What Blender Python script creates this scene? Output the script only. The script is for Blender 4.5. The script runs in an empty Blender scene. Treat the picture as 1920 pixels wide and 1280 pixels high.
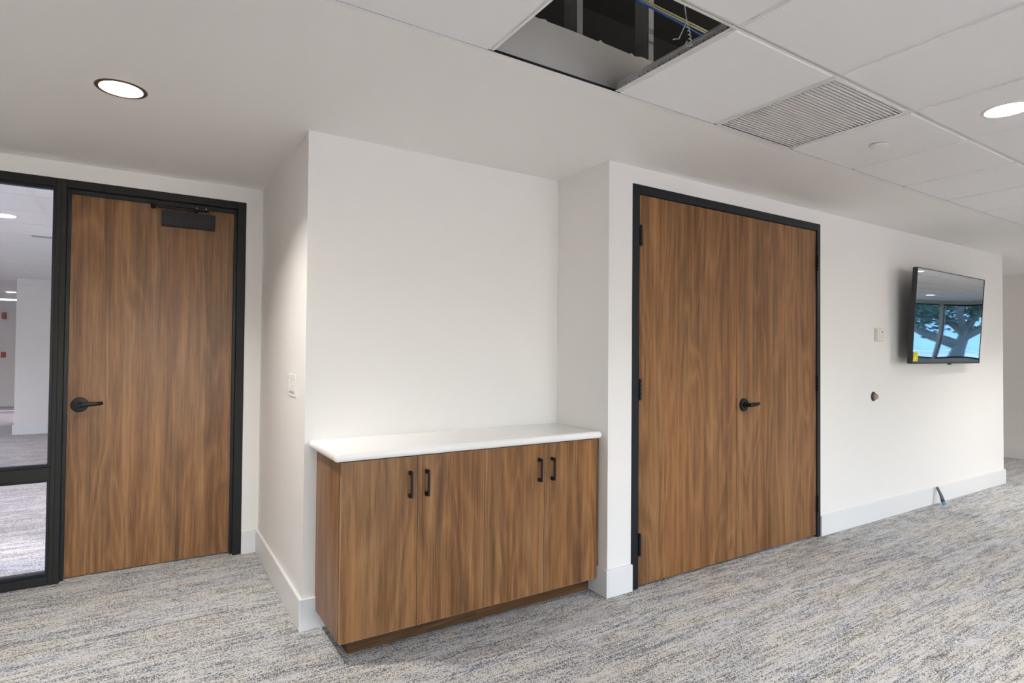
import bpy, bmesh, math, random
from mathutils import Vector, Matrix

S = bpy.context.scene
COL = S.collection
rnd = random.Random(7)

# ------------------------------------------------------------------ camera, sky, exposure
cam_d = bpy.data.cameras.new('camera')
cam = bpy.data.objects.new('camera', cam_d)
COL.objects.link(cam)
S.camera = cam
cam_d.sensor_width = 36.0
cam_d.lens = 1090.09 * 36.0 / 1920.0
cam_d.clip_start = 0.05
cam_d.clip_end = 200
YAW, PITCH, ROLL = 0.5636, 0.0177, 0.0088
cyw, syw, cp, sp = math.cos(YAW), math.sin(YAW), math.cos(PITCH), math.sin(PITCH)
fw = Vector((syw * cp, cyw * cp, sp))
r0 = Vector((cyw, -syw, 0))
u0 = r0.cross(fw)
r1 = math.cos(ROLL) * r0 + math.sin(ROLL) * u0
u1 = -math.sin(ROLL) * r0 + math.cos(ROLL) * u0
M = Matrix((r1, u1, -fw)).transposed().to_4x4()
M.translation = Vector((-2.1835, -2.45, 1.3518))
cam.matrix_world = M

W = bpy.data.worlds.new('sky')
S.world = W
W.use_nodes = True
nt = W.node_tree
nt.nodes.clear()
sky = nt.nodes.new('ShaderNodeTexSky')
sky.sky_type = 'NISHITA'
sky.sun_disc = False
sky.sun_elevation = math.radians(48)
sky.sun_rotation = math.radians(120)
sky.air_density = 1.0
sky.dust_density = 2.0
bg = nt.nodes.new('ShaderNodeBackground')
bg.inputs['Strength'].default_value = 1.0
wo = nt.nodes.new('ShaderNodeOutputWorld')
nt.links.new(sky.outputs[0], bg.inputs[0])
nt.links.new(bg.outputs[0], wo.inputs[0])

S.view_settings.view_transform = 'Standard'
S.view_settings.look = 'None'
S.view_settings.gamma = 1
S.view_settings.use_curve_mapping = False
S.view_settings.exposure = 1.72
S.cycles.use_denoising = True
S.cycles.max_bounces = 12
S.cycles.diffuse_bounces = 8
S.cycles.glossy_bounces = 5
S.cycles.transparent_max_bounces = 12
S.cycles.caustics_reflective = False
S.cycles.caustics_refractive = False
S.cycles.sample_clamp_indirect = 8.0

sun_d = bpy.data.lights.new('sun', 'SUN')
sun_d.energy = 4.2
sun_d.angle = math.radians(.6)
sun_d.color = (1.0, .95, .88)
sun = bpy.data.objects.new('sun', sun_d)
sun.rotation_euler = Vector((.02, -.42, -.9)).to_track_quat('-Z', 'Y').to_euler()
COL.objects.link(sun)

LAMP = 440.0          # emission of a downlight lens in the room
LAMP_HALL = 640.0     # emission of a downlight lens in the hall behind the glass


def portal(x, y, z, w, h, rot):
    l = bpy.data.lights.new('window_portal', 'AREA')
    l.shape = 'RECTANGLE'
    l.size, l.size_y = w, h
    l.cycles.is_portal = True
    o = bpy.data.objects.new('window_portal', l)
    o.location = (x, y, z)
    o.rotation_euler = rot
    COL.objects.link(o)


# ------------------------------------------------------------------ main measures (metres)
H = 2.4286
XL, D, D2 = -1.5203, 0.4772, 1.7744
XE, XF = 5.5747, 7.5943
BT, BH = 0.016, 0.151
YW = -7.1        # window wall
XW = 19.5        # end wall with windows
X0 = -5.2        # blind left end of the room
YG = -0.632      # edge of the plaster ceiling

# ------------------------------------------------------------------ materials


def new_mat(name):
    m = bpy.data.materials.new(name)
    m.use_nodes = True
    return m, m.node_tree, m.node_tree.nodes['Principled BSDF']


def plain(name, col, rough=0.5, metal=0.0, spec=0.5, bump=0.0, bscale=200.0, var=0.0, coat=0.0):
    m, t, b = new_mat(name)
    b.inputs['Roughness'].default_value = rough
    b.inputs['Metallic'].default_value = metal
    b.inputs['Specular IOR Level'].default_value = spec
    b.inputs['Coat Weight'].default_value = coat
    tc = t.nodes.new('ShaderNodeTexCoord')
    nz = t.nodes.new('ShaderNodeTexNoise')
    nz.inputs['Scale'].default_value = bscale
    nz.inputs['Detail'].default_value = 3
    t.links.new(tc.outputs['Object'], nz.inputs['Vector'])
    mx = t.nodes.new('ShaderNodeMix')
    mx.data_type = 'RGBA'
    mx.inputs['A'].default_value = (*[c * (1 - var) for c in col], 1)
    mx.inputs['B'].default_value = (*[min(1, c * (1 + var)) for c in col], 1)
    t.links.new(nz.outputs['Fac'], mx.inputs['Factor'])
    t.links.new(mx.outputs['Result'], b.inputs['Base Color'])
    if bump:
        bp = t.nodes.new('ShaderNodeBump')
        bp.inputs['Strength'].default_value = bump
        bp.inputs['Distance'].default_value = 0.001
        t.links.new(nz.outputs['Fac'], bp.inputs['Height'])
        t.links.new(bp.outputs['Normal'], b.inputs['Normal'])
    return m


def emit(name, col, s):
    m, t, b = new_mat(name)
    b.inputs['Base Color'].default_value = (.8, .8, .8, 1)
    b.inputs['Emission Color'].default_value = (*col, 1)
    b.inputs['Emission Strength'].default_value = s
    return m


def wood(name, axis='z', bright=1.0, red=1.0):
    """walnut laminate: grain along axis"""
    m, t, b = new_mat(name)
    N, L = t.nodes, t.links
    tc = N.new('ShaderNodeTexCoord')
    oi = N.new('ShaderNodeObjectInfo')
    off = N.new('ShaderNodeVectorMath'); off.operation = 'SCALE'
    off.inputs[0].default_value = (37.1, 19.3, 11.7)
    L.new(oi.outputs['Random'], off.inputs['Scale'])
    add = N.new('ShaderNodeVectorMath'); add.operation = 'ADD'
    L.new(tc.outputs['Object'], add.inputs[0]); L.new(off.outputs[0], add.inputs[1])

    def mp(a, l):
        n = N.new('ShaderNodeMapping')
        n.inputs['Scale'].default_value = (a, a, l) if axis == 'z' else (l, a, a)
        L.new(add.outputs[0], n.inputs['Vector'])
        return n

    def noise(a, l, det, dist=0.0, rough=.55):
        n = N.new('ShaderNodeTexNoise')
        n.inputs['Scale'].default_value = 1
        n.inputs['Detail'].default_value = det
        n.inputs['Roughness'].default_value = rough
        n.inputs['Distortion'].default_value = dist
        L.new(mp(a, l).outputs[0], n.inputs['Vector'])
        return n.outputs['Fac']

    def math_(op, a, v=None, bb=None):
        n = N.new('ShaderNodeMath'); n.operation = op
        L.new(a, n.inputs[0])
        if bb is not None: L.new(bb, n.inputs[1])
        else: n.inputs[1].default_value = v
        return n.outputs[0]
    broad = noise(15, .30, 3, .3)
    mid = noise(48, 1.1, 5, .5, .62)
    fine = noise(260, 5.5, 3, .2, .7)
    wisp = noise(26, 1.9, 4, 1.9, .6)
    # flame figure: contour lines of a slow stretched noise
    slow = noise(4.6, .60, 2, .6, .45)
    ring = math_('PINGPONG', math_('MULTIPLY', slow, 17.0), 1.0)
    ring = math_('POWER', ring, 1.6)
    v = math_('MULTIPLY', broad, .70)
    v = math_('ADD', v, bb=math_('MULTIPLY', mid, .62))
    v = math_('ADD', v, bb=math_('MULTIPLY', wisp, .24))
    v = math_('ADD', v, bb=math_('MULTIPLY', fine, .62))
    v = math_('ADD', v, bb=math_('MULTIPLY', ring, .15))
    v = math_('MULTIPLY', v, 1 / 2.26)
    cr = N.new('ShaderNodeValToRGB')
    L.new(v, cr.inputs['Fac'])
    e = cr.color_ramp.elements
    stops = [(.35, (.064, .027, .010)), (.44, (.136, .062, .023)), (.50, (.203, .095, .035)),
             (.56, (.265, .130, .050)), (.67, (.370, .195, .081))]
    e[0].position, e[1].position = stops[0][0], stops[-1][0]
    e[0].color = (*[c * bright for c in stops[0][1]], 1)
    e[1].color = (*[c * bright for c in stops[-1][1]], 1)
    for p, c in stops[1:-1]:
        k = e.new(p)
        k.color = (*[x * bright for x in c], 1)
    # greyish and reddish drift
    tint = N.new('ShaderNodeMix'); tint.data_type = 'RGBA'; tint.blend_type = 'MULTIPLY'
    tint.inputs['Factor'].default_value = 1
    tr = N.new('ShaderNodeValToRGB')
    tr.color_ramp.elements[0].position, tr.color_ramp.elements[1].position = .38, .62
    tr.color_ramp.elements[0].color = (.96, 1.0, 1.05, 1)
    tr.color_ramp.elements[1].color = (1.04 * red, .99, .93, 1)
    L.new(noise(13, .5, 2, .3), tr.inputs['Fac'])
    L.new(cr.outputs['Color'], tint.inputs['A']); L.new(tr.outputs['Color'], tint.inputs['B'])
    L.new(tint.outputs['Result'], b.inputs['Base Color'])
    b.inputs['Roughness'].default_value = .36
    b.inputs['Specular IOR Level'].default_value = .34
    bp = N.new('ShaderNodeBump')
    bp.inputs['Strength'].default_value = .06
    bp.inputs['Distance'].default_value = .001
    L.new(fine, bp.inputs['Height']); L.new(bp.outputs['Normal'], b.inputs['Normal'])
    return m


def carpet():
    m, t, b = new_mat('carpet')
    N, L = t.nodes, t.links
    tc = N.new('ShaderNodeTexCoord')
    P = tc.outputs['Object']

    def vm(op, a, bb=None, v=None):
        n = N.new('ShaderNodeVectorMath'); n.operation = op
        L.new(a, n.inputs[0])
        if bb is not None: L.new(bb, n.inputs[1])
        elif v is not None: n.inputs[1].default_value = v
        return n.outputs[0]

    def mt(op, a, v=0.0, bb=None):
        n = N.new('ShaderNodeMath'); n.operation = op
        L.new(a, n.inputs[0])
        if bb is not None: L.new(bb, n.inputs[1])
        else: n.inputs[1].default_value = v
        return n.outputs[0]

    def noise(vec, sc, det=2, rough=.5, dist=0.0):
        q = vm('MULTIPLY', vec, v=sc)
        n = N.new('ShaderNodeTexNoise')
        n.inputs['Scale'].default_value = 1
        n.inputs['Detail'].default_value = det
        n.inputs['Roughness'].default_value = rough
        n.inputs['Distortion'].default_value = dist
        L.new(q, n.inputs['Vector'])
        return n.outputs['Fac']

    def ramp(f, a, c):
        n = N.new('ShaderNodeMapRange'); n.interpolation_type = 'SMOOTHSTEP'
        L.new(f, n.inputs['Value'])
        n.inputs['From Min'].default_value = a
        n.inputs['From Max'].default_value = c
        return n.outputs['Result']

    def mix(f, a, c):
        n = N.new('ShaderNodeMix'); n.data_type = 'RGBA'
        L.new(f, n.inputs['Factor'])
        for k, x in (('A', a), ('B', c)):
            if isinstance(x, tuple): n.inputs[k].default_value = (*x, 1)
            else: L.new(x, n.inputs[k])
        return n.outputs['Result']
    # carpet planks: every plank has its own piece of the pattern
    cell = vm('FLOOR', vm('MULTIPLY', P, v=(1.0, 4.0, 0)))
    wn = N.new('ShaderNodeTexWhiteNoise'); wn.noise_dimensions = '3D'
    L.new(cell, wn.inputs['Vector'])
    Q = vm('ADD', P, bb=vm('MULTIPLY', wn.outputs['Color'], v=(.25, .02, .25)))
    # the loops sit in straight rows, so the streaks are stepped and rectangular
    patch = noise(vm('SNAP', Q, v=(.030, .016, .5)), (1.5, 13.0, 1), 4, .62, .0)
    dash = noise(vm('SNAP', Q, v=(.012, .008, .5)), (6.0, 60, 1), 3, .62, .0)
    line = noise(vm('SNAP', Q, v=(.020, .0045, .5)), (2.6, 170, 1), 2, .5)
    s = mt('ADD', mt('MULTIPLY', patch, .58), bb=mt('MULTIPLY', dash, .86))
    s = mt('ADD', s, bb=mt('MULTIPLY', line, .56))
    dens = N.new('ShaderNodeMapRange')
    L.new(s, dens.inputs['Value'])
    dens.inputs['From Min'].default_value = .86
    dens.inputs['From Max'].default_value = 1.22
    dens.inputs['To Min'].default_value = .04
    dens.inputs['To Max'].default_value = .80
    # each yarn loop is either pale or dark
    yc = vm('FLOOR', vm('MULTIPLY', P, v=(240, 330, 0)))
    yr = N.new('ShaderNodeTexWhiteNoise'); yr.noise_dimensions = '3D'
    L.new(yc, yr.inputs['Vector'])
    pick = mt('LESS_THAN', yr.outputs['Value'], bb=dens.outputs['Result'])
    warm = ramp(noise(Q, (1.7, 9.5, 1), 2), .42, .60)
    cool = ramp(noise(Q, (2.6, 12.0, 3), 2), .44, .62)
    base = mix(warm, (.635, .64, .65), (.665, .645, .60))
    mid = mix(cool, (.165, .162, .158), (.14, .156, .19))
    c = mix(pick, base, mid)
    yarn = N.new('ShaderNodeTexVoronoi'); yarn.inputs['Scale'].default_value = 1
    L.new(vm('MULTIPLY', P, v=(240, 330, 1)), yarn.inputs['Vector'])
    y = N.new('ShaderNodeMapRange')
    L.new(yarn.outputs['Distance'], y.inputs['Value'])
    y.inputs['From Max'].default_value = .8
    y.inputs['To Min'].default_value = 1.14
    y.inputs['To Max'].default_value = .70
    mm = N.new('ShaderNodeMix'); mm.data_type = 'RGBA'; mm.blend_type = 'MULTIPLY'
    mm.inputs['Factor'].default_value = 1
    L.new(c, mm.inputs['A']); L.new(y.outputs['Result'], mm.inputs['B'])
    # faint seams between the tiles
    fr = vm('FRACTION', vm('MULTIPLY', P, v=(1.0, 4.0, 0)))
    sx = N.new('ShaderNodeSeparateXYZ'); L.new(fr, sx.inputs[0])
    ex = mt('MINIMUM', mt('MINIMUM', sx.outputs['X'], bb=mt('SUBTRACT', mt('MULTIPLY', sx.outputs['X'], -1.0), -1.0)),
            bb=mt('MINIMUM', sx.outputs['Y'], bb=mt('SUBTRACT', mt('MULTIPLY', sx.outputs['Y'], -1.0), -1.0)))
    seam = ramp(ex, .006, .0015)
    n = N.new('ShaderNodeMix'); n.data_type = 'RGBA'
    L.new(mt('MULTIPLY', seam, .15), n.inputs['Factor'])
    L.new(mm.outputs['Result'], n.inputs['A']); n.inputs['B'].default_value = (.12, .12, .13, 1)
    L.new(n.outputs['Result'], b.inputs['Base Color'])
    b.inputs['Roughness'].default_value = .95
    b.inputs['Specular IOR Level'].default_value = .15
    bp = N.new('ShaderNodeBump')
    bp.inputs['Strength'].default_value = .35
    bp.inputs['Distance'].default_value = .003
    L.new(yarn.outputs['Distance'], bp.inputs['Height'])
    bp.invert = True
    L.new(bp.outputs['Normal'], b.inputs['Normal'])
    return m


def glass(name, tint=(1, 1, 1), refl=.06):
    m, t, b = new_mat(name)
    t.nodes.remove(b)
    out = t.nodes['Material Output']
    tr = t.nodes.new('ShaderNodeBsdfTransparent'); tr.inputs[0].default_value = (*tint, 1)
    gl = t.nodes.new('ShaderNodeBsdfGlossy'); gl.inputs['Roughness'].default_value = .0
    fz = t.nodes.new('ShaderNodeFresnel'); fz.inputs[0].default_value = 1.5
    mul = t.nodes.new('ShaderNodeMath'); mul.operation = 'MULTIPLY'; mul.inputs[1].default_value = refl / .04
    t.links.new(fz.outputs[0], mul.inputs[0])
    mx = t.nodes.new('ShaderNodeMixShader')
    t.links.new(mul.outputs[0], mx.inputs[0])
    t.links.new(tr.outputs[0], mx.inputs[1]); t.links.new(gl.outputs[0], mx.inputs[2])
    t.links.new(mx.outputs[0], out.inputs[0])
    return m


PAINT = plain('wall_paint', (.80, .78, .755), .62, bump=.05, bscale=260, var=.01, spec=.3)
CEILP = plain('ceiling_paint', (.82, .80, .775), .55, bump=.05, bscale=200, var=.01, spec=.3)
TRIM = plain('trim_paint', (.76, .755, .75), .32, var=.005, bscale=40)
TILE = plain('ceiling_tile', (.82, .815, .81), .9, bump=.25, bscale=420, var=.03, spec=.1)
TEE = plain('tee_white', (.76, .75, .74), .45, var=.01, bscale=30)
GALV = plain('galvanised_steel', (.66, .67, .67), .42, metal=.6, var=.15, bscale=35)
BLACK = plain('black_powder_coat', (.020, .021, .023), .36, bump=.04, bscale=500, var=.1)
BLACKF = plain('black_door_frame_paint', (.012, .014, .018), .36, bump=.03, bscale=300, var=.1, spec=.25)
OLIVEF = plain('dark_bronze_frame_paint', (.015, .015, .014), .48, bump=.04, bscale=400, var=.1, spec=.22)
BLACKM = plain('black_matte_hardware', (.006, .006, .007), .40, var=.1, bscale=80, spec=.3)
SOLID = plain('white_quartz', (.86, .85, .83), .22, var=.02, bscale=12)
WHITEP = plain('white_plastic', (.84, .84, .83), .35, var=.01, bscale=50)
GREYP = plain('grey_plastic', (.30, .30, .30), .4, var=.02, bscale=50)
DARKP = plain('dark_plastic', (.022, .022, .025), .35, var=.05, bscale=60)
DARKGAP = plain('dark_gap', (.012, .012, .012), .9, var=.1, bscale=60)
BOARD = plain('gypsum_board_face', (.86, .83, .79), .85, var=.06, bscale=9, bump=.1)
BOARDE = plain('gypsum_core', (.70, .66, .50), .95, var=.15, bscale=120, bump=.5)
PLEN = plain('dark_plenum', (.008, .008, .006), .95, var=.5, bscale=7, bump=.5)  # near-black colour stands in for the unlit dark above the ceilings
WOOD = wood('walnut_laminate')
WOODX = wood('walnut_laminate_toe', 'x', .42)  # toe-kick wood darkened, shade under the cabinet put into the colour
WOODD = wood('walnut_door_veneer', 'z', .98)
WOODE = plain('walnut_edge_band', (.36, .23, .13), .5, var=.1, bscale=60)
CARPET = carpet()
GLASS = glass('clear_glass', (.97, .97, .975), .075)
TGLASS = glass('tinted_window_glass', (.46, .60, .68), .05)
WGLASS = glass('window_glass', (.985, .965, .962), .05)
LENS = emit('downlight_lens', (1.0, .945, .885), LAMP)
LENSH = emit('hall_downlight_lens', (1.0, .88, .98), LAMP_HALL)
REFL = plain('downlight_reflector', (.90, .90, .92), .25, var=.03, bscale=15)
BRONZE = plain('bronze_trim', (.12, .070, .038), .35, metal=.4, var=.1, bscale=60)
RED = plain('red_plastic', (.35, .012, .02), .4, var=.03, bscale=50)
BLUEC = plain('blue_cable', (.02, .16, .62), .4, var=.1, bscale=30)
YELC = plain('pale_yellow_cable', (.62, .58, .36), .45, var=.1, bscale=30)
WIRE = plain('bright_wire', (.92, .92, .90), .4, metal=.0, var=.1, bscale=90)
YELL = plain('yellow_sticker', (.83, .70, .02), .6, var=.03, bscale=60)
TAN = plain('tan_rubber', (.36, .26, .20), .6, var=.05, bscale=60)
BLUEP = plain('blue_plastic', (.04, .30, .52), .4, var=.05, bscale=60)
TOOLG = plain('grey_rubber', (.10, .10, .105), .5, var=.1, bscale=60)
CREAM = plain('thermostat_white', (.72, .70, .64), .45, var=.01, bscale=60)
LEAF = plain('leaf_green', (.020, .060, .035), .6, var=.5, bscale=3)
BARK = plain('bark', (.10, .085, .075), .9, var=.4, bscale=12, bump=.5)
PAVING = plain('pale_paving', (.42, .41, .37), .9, var=.4, bscale=6)  # pale paving, colour made bright to bounce daylight onto the ceiling
STUCCO = plain('pale_stucco', (.50, .52, .55), .9, var=.06, bscale=2)
ROAD = plain('asphalt', (.16, .165, .175), .9, var=.1, bscale=30)

SCREEN, _t, _b = new_mat('tv_screen')
_b.inputs['Base Color'].default_value = (.004, .004, .005, 1)
_b.inputs['Roughness'].default_value = .02
_b.inputs['Specular IOR Level'].default_value = .5
_b.inputs['IOR'].default_value = 0.75
_b.inputs['Coat Weight'].default_value = 0.0
_b.inputs['Coat IOR'].default_value = 1.9
_b.inputs['Coat Roughness'].default_value = .01

# ------------------------------------------------------------------ mesh helpers


class MB:
    def __init__(s):
        s.v, s.f, s.m = [], [], []

    def quad(s, pts, mi=0):
        n = len(s.v); s.v += [tuple(p) for p in pts]
        s.f.append(tuple(range(n, n + len(pts)))); s.m.append(mi)
        return s

    def box(s, x0, x1, y0, y1, z0, z1, mi=0):
        if x0 > x1: x0, x1 = x1, x0
        if y0 > y1: y0, y1 = y1, y0
        if z0 > z1: z0, z1 = z1, z0
        n = len(s.v)
        s.v += [(x0, y0, z0), (x1, y0, z0), (x1, y1, z0), (x0, y1, z0), (x0, y0, z1), (x1, y0, z1), (x1, y1, z1), (x0, y1, z1)]
        for f in ((3, 2, 1, 0), (4, 5, 6, 7), (0, 1, 5, 4), (1, 2, 6, 5), (2, 3, 7, 6), (3, 0, 4, 7)):
            s.f.append(tuple(n + k for k in f)); s.m.append(mi)
        return s

    def lathe(s, prof, axis='z', c=(0, 0, 0), n=32, mi=0, cap0=False, cap1=False):
        """prof: list of (radius, height); revolve about axis through c"""
        st = len(s.v)
        for (r, h) in prof:
            for k in range(n):
                a = 2 * math.pi * k / n
                ca, sa = r * math.cos(a), r * math.sin(a)
                if axis == 'z': p = (c[0] + ca, c[1] + sa, c[2] + h)
                elif axis == 'y': p = (c[0] + ca, c[1] + h, c[2] - sa)
                else: p = (c[0] + h, c[1] + ca, c[2] + sa)
                s.v.append(p)
        for i in range(len(prof) - 1):
            for k in range(n):
                a, b_ = st + i * n + k, st + i * n + (k + 1) % n
                s.f.append((a, b_, b_ + n, a + n)); s.m.append(mi)
        if cap0: s.f.append(tuple(st + k for k in reversed(range(n)))); s.m.append(mi)
        if cap1: s.f.append(tuple(st + (len(prof) - 1) * n + k for k in range(n))); s.m.append(mi)
        return s

    def tube(s, pts, r, n=8, mi=0, radii=None, flat=1.0):
        st = len(s.v)
        pts = [Vector(p) for p in pts]
        up = Vector((0, 0, 1))
        prev = None
        for i, p in enumerate(pts):
            a = pts[max(0, i - 1)]; b_ = pts[min(len(pts) - 1, i + 1)]
            t = (b_ - a).normalized()
            if prev is None:
                s1 = t.cross(up)
                if s1.length < 1e-3: s1 = t.cross(Vector((1, 0, 0)))
            else:
                s1 = prev - t * prev.dot(t)
            s1.normalize(); prev = s1
            s2 = t.cross(s1)
            rr = radii[i] if radii else r
            for k in range(n):
                an = 2 * math.pi * k / n
                s.v.append(tuple(p + s1 * math.cos(an) * rr + s2 * math.sin(an) * rr * flat))
        for i in range(len(pts) - 1):
            for k in range(n):
                a, b_ = st + i * n + k, st + i * n + (k + 1) % n
                s.f.append((a, b_, b_ + n, a + n)); s.m.append(mi)
        s.f.append(tuple(st + k for k in reversed(range(n)))); s.m.append(mi)
        s.f.append(tuple(st + (len(pts) - 1) * n + k for k in range(n))); s.m.append(mi)
        return s

    def prism(s, poly, axis, a, b_, mi=0):
        """extrude a 2-D polygon along axis from a to b_"""
        def P(p, h):
            return {'x': (h, p[0], p[1]), 'y': (p[0], h, p[1]), 'z': (p[0], p[1], h)}[axis]
        n = len(s.v); k = len(poly)
        s.v += [P(p, a) for p in poly] + [P(p, b_) for p in poly]
        s.f.append(tuple(n + i for i in reversed(range(k)))); s.m.append(mi)
        s.f.append(tuple(n + k + i for i in range(k))); s.m.append(mi)
        for i in range(k):
            j = (i + 1) % k
            s.f.append((n + i, n + j, n + k + j, n + k + i)); s.m.append(mi)
        return s

    def plate_with_hole(s, x0, x1, y0, y1, cx, cy, r, z0, z1, n=32, mi=0):
        """flat plate with a round hole, thickness z0..z1"""
        st = len(s.v)
        for z in (z0, z1):
            for k in range(n):
                a = 2 * math.pi * k / n
                c, sn = math.cos(a), math.sin(a)
                tx = ((x1 - cx) if c > 0 else (x0 - cx)) / c if abs(c) > 1e-9 else 1e9
                ty = ((y1 - cy) if sn > 0 else (y0 - cy)) / sn if abs(sn) > 1e-9 else 1e9
                q = min(tx, ty)
                s.v.append((cx + r * c, cy + r * sn, z))
                s.v.append((cx + q * c, cy + q * sn, z))
        for k in range(n):
            j = (k + 1) % n
            a, b_ = st + 2 * k, st + 2 * j
            o = 2 * n
            s.f.append((a, a + 1, b_ + 1, b_)[::-1]); s.m.append(mi)
            s.f.append((a + o, a + 1 + o, b_ + 1 + o, b_ + o)); s.m.append(mi)
            s.f.append((a, b_, b_ + o, a + o)); s.m.append(mi)
        for (pa, pb) in (((x0, y0), (x1, y0)), ((x1, y0), (x1, y1)), ((x1, y1), (x0, y1)), ((x0, y1), (x0, y0))):
            s.quad([(*pa, z0), (*pb, z0), (*pb, z1), (*pa, z1)], mi)
        # corner triangles
        for (X, Y) in ((x0, y0), (x1, y0), (x1, y1), (x0, y1)):
            ang = math.atan2(Y - cy, X - cx) % (2 * math.pi)
            k = int(ang / (2 * math.pi / n)) % n
            j = (k + 1) % n
            for zi, z in ((0, z0), (1, z1)):
                p = len(s.v); s.v.append((X, Y, z))
                s.f.append((st + zi * 2 * n + 2 * k + 1, p, st + zi * 2 * n + 2 * j + 1)); s.m.append(mi)
        return s

    def mesh(s, name, mats):
        me = bpy.data.meshes.new(name)
        me.from_pydata(s.v, [], s.f)
        for m in mats: me.materials.append(m)
        for p, mi in zip(me.polygons, s.m): p.material_index = mi
        bm = bmesh.new(); bm.from_mesh(me)
        bmesh.ops.recalc_face_normals(bm, faces=bm.faces)
        bm.to_mesh(me); bm.free()
        me.update()
        return me


def obj(name, mb, mats, parent=None, bevel=0.0, smooth=False, seg=2, loc=None, rot=None):
    if not isinstance(mats, (list, tuple)): mats = [mats]
    me = mb.mesh(name, mats) if isinstance(mb, MB) else mb
    o = bpy.data.objects.new(name, me)
    COL.objects.link(o)
    if parent is not None: o.parent = parent
    if loc: o.location = loc
    if rot: o.rotation_euler = rot
    if smooth:
        for p in me.polygons: p.use_smooth = True
        try: me.set_sharp_from_angle(angle=math.radians(35))
        except Exception: pass
    if bevel:
        md = o.modifiers.new('edge', 'BEVEL')
        md.width = bevel; md.segments = seg; md.limit_method = 'ANGLE'; md.angle_limit = math.radians(40)
    return o


def tag(o, label, cat=None, group=None, kind=None):
    o['label'] = label
    if cat: o['category'] = cat
    if group: o['group'] = group
    if kind: o['kind'] = kind
    return o


def thing(name, label, cat, loc=(0, 0, 0), rot=(0, 0, 0), group=None, kind=None):
    o = bpy.data.objects.new(name, None)
    o.empty_display_size = .1
    COL.objects.link(o)
    o.location = loc; o.rotation_euler = rot
    return tag(o, label, cat, group, kind)


def copy_tree(o, parent=None):
    c = o.copy(); COL.objects.link(c)
    if parent is not None: c.parent = parent
    for ch in list(o.children): copy_tree(ch, c)
    return c


def struct(name, mb, mats, label, cat, **k):
    return tag(obj(name, mb, mats, **k), label, cat, kind='structure')


# ------------------------------------------------------------------ room shell
struct('floor', MB().box(-8, XW + .2, YW - .2, 18, -.06, 0), CARPET, 'grey and beige streaked carpet tile floor', 'floor')

# plaster ceiling with the round hole of the left downlight
DLX, DLY, DLR = -2.283, .449, .080
GC = MB()
hx0, hx1, hy0, hy1 = DLX - .2, DLX + .2, DLY - .2, DLY + .2
zc = H + .02
GC.plate_with_hole(hx0, hx1, hy0, hy1, DLX, DLY, DLR, H, zc)
GC.box(X0, hx0, YG, D2 + .1, H, zc)
GC.box(hx1, XW, YG, D2 + .1, H, zc)
GC.box(hx0, hx1, YG, hy0, H, zc)
GC.box(hx0, hx1, hy1, D2 + .1, H, zc)
GC.plate_with_hole(XE, XF + .2, D2 + .1, 4.2, 6.6, 2.9, DLR, H, zc)
struct('ceiling', GC, CEILP, 'smooth white plaster ceiling border over the cabinet alcove', 'ceiling')

# walls
w = MB()
FR = -1.6227      # right outer edge of the left frame
SLX = -3.28       # left outer edge of the sidelight
w.box(X0, SLX, D2, D2 + .13, 0, H)
w.box(SLX, FR, D2, D2 + .13, 2.3305, H)
w.box(FR, XL + .13, D2, D2 + .13, 0, H)
struct('wall_left', w, PAINT, 'white wall around the single door and its glass sidelight', 'wall')
struct('wall_side', MB().box(XL, XL + .13, D + .13, D2, 0, H), PAINT, 'narrow white wall with the light switch, between left door and cabinet', 'wall')
w = MB()
w.box(XL, .13, D, D + .13, 0, H)
struct('wall_alcove', w, PAINT, 'white wall behind and above the wooden cabinet', 'wall')
w = MB()
FL, FRR, FH = .1779, 2.095, 2.3289
w.box(0, FL, 0, D, 0, H)
w.box(FL, FRR, 0, .13, FH, H)
w.box(FRR, XE, 0, .13, 0, H)
w.box(XE - .13, XE, .13, 4.2, 0, H)
struct('wall_main', w, PAINT, 'long white wall holding the double door and the television', 'wall')
w = MB()
w.box(XF, XF + .13, 0, 4.2, 0, H)
w.box(XF + .13, XW, 0, .13, 0, H)
w.box(XE, XF, 4.2, 4.33, 0, H)
struct('wall_far', w, PAINT, 'white wall beyond the right end of the television wall', 'wall')
struct('wall_end', MB().box(X0 - .13, X0, YW, D2, 0, H), PAINT, 'plain white wall at the left end of the room', 'wall')
# closet behind the double door, closed and dark
struct('wall_closet', MB().box(FL - .05, FRR + .05, .9, 1.0, 0, H), PAINT, 'back wall of the closet behind the double door', 'wall')

# window walls behind and to the right of the camera
WZ0, WZ1 = .62, 2.36


def window_wall(name, axis, fixed, a0, a1, spans, thick, label, WZ0, WZ1):
    w = MB()
    cur = a0
    def bx(p, q, z0, z1):
        if q - p < 1e-4: return
        if axis == 'x': w.box(p, q, fixed, fixed - thick, z0, z1)
        else: w.box(fixed, fixed + thick, p, q, z0, z1)
    for (p, q) in spans:
        bx(cur, p, 0, H + .1)
        bx(p, q, 0, WZ0); bx(p, q, WZ1, H + .1)
        cur = q
    bx(cur, a1, 0, H + .1)
    return struct(name, w, PAINT, label, 'wall')


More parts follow.
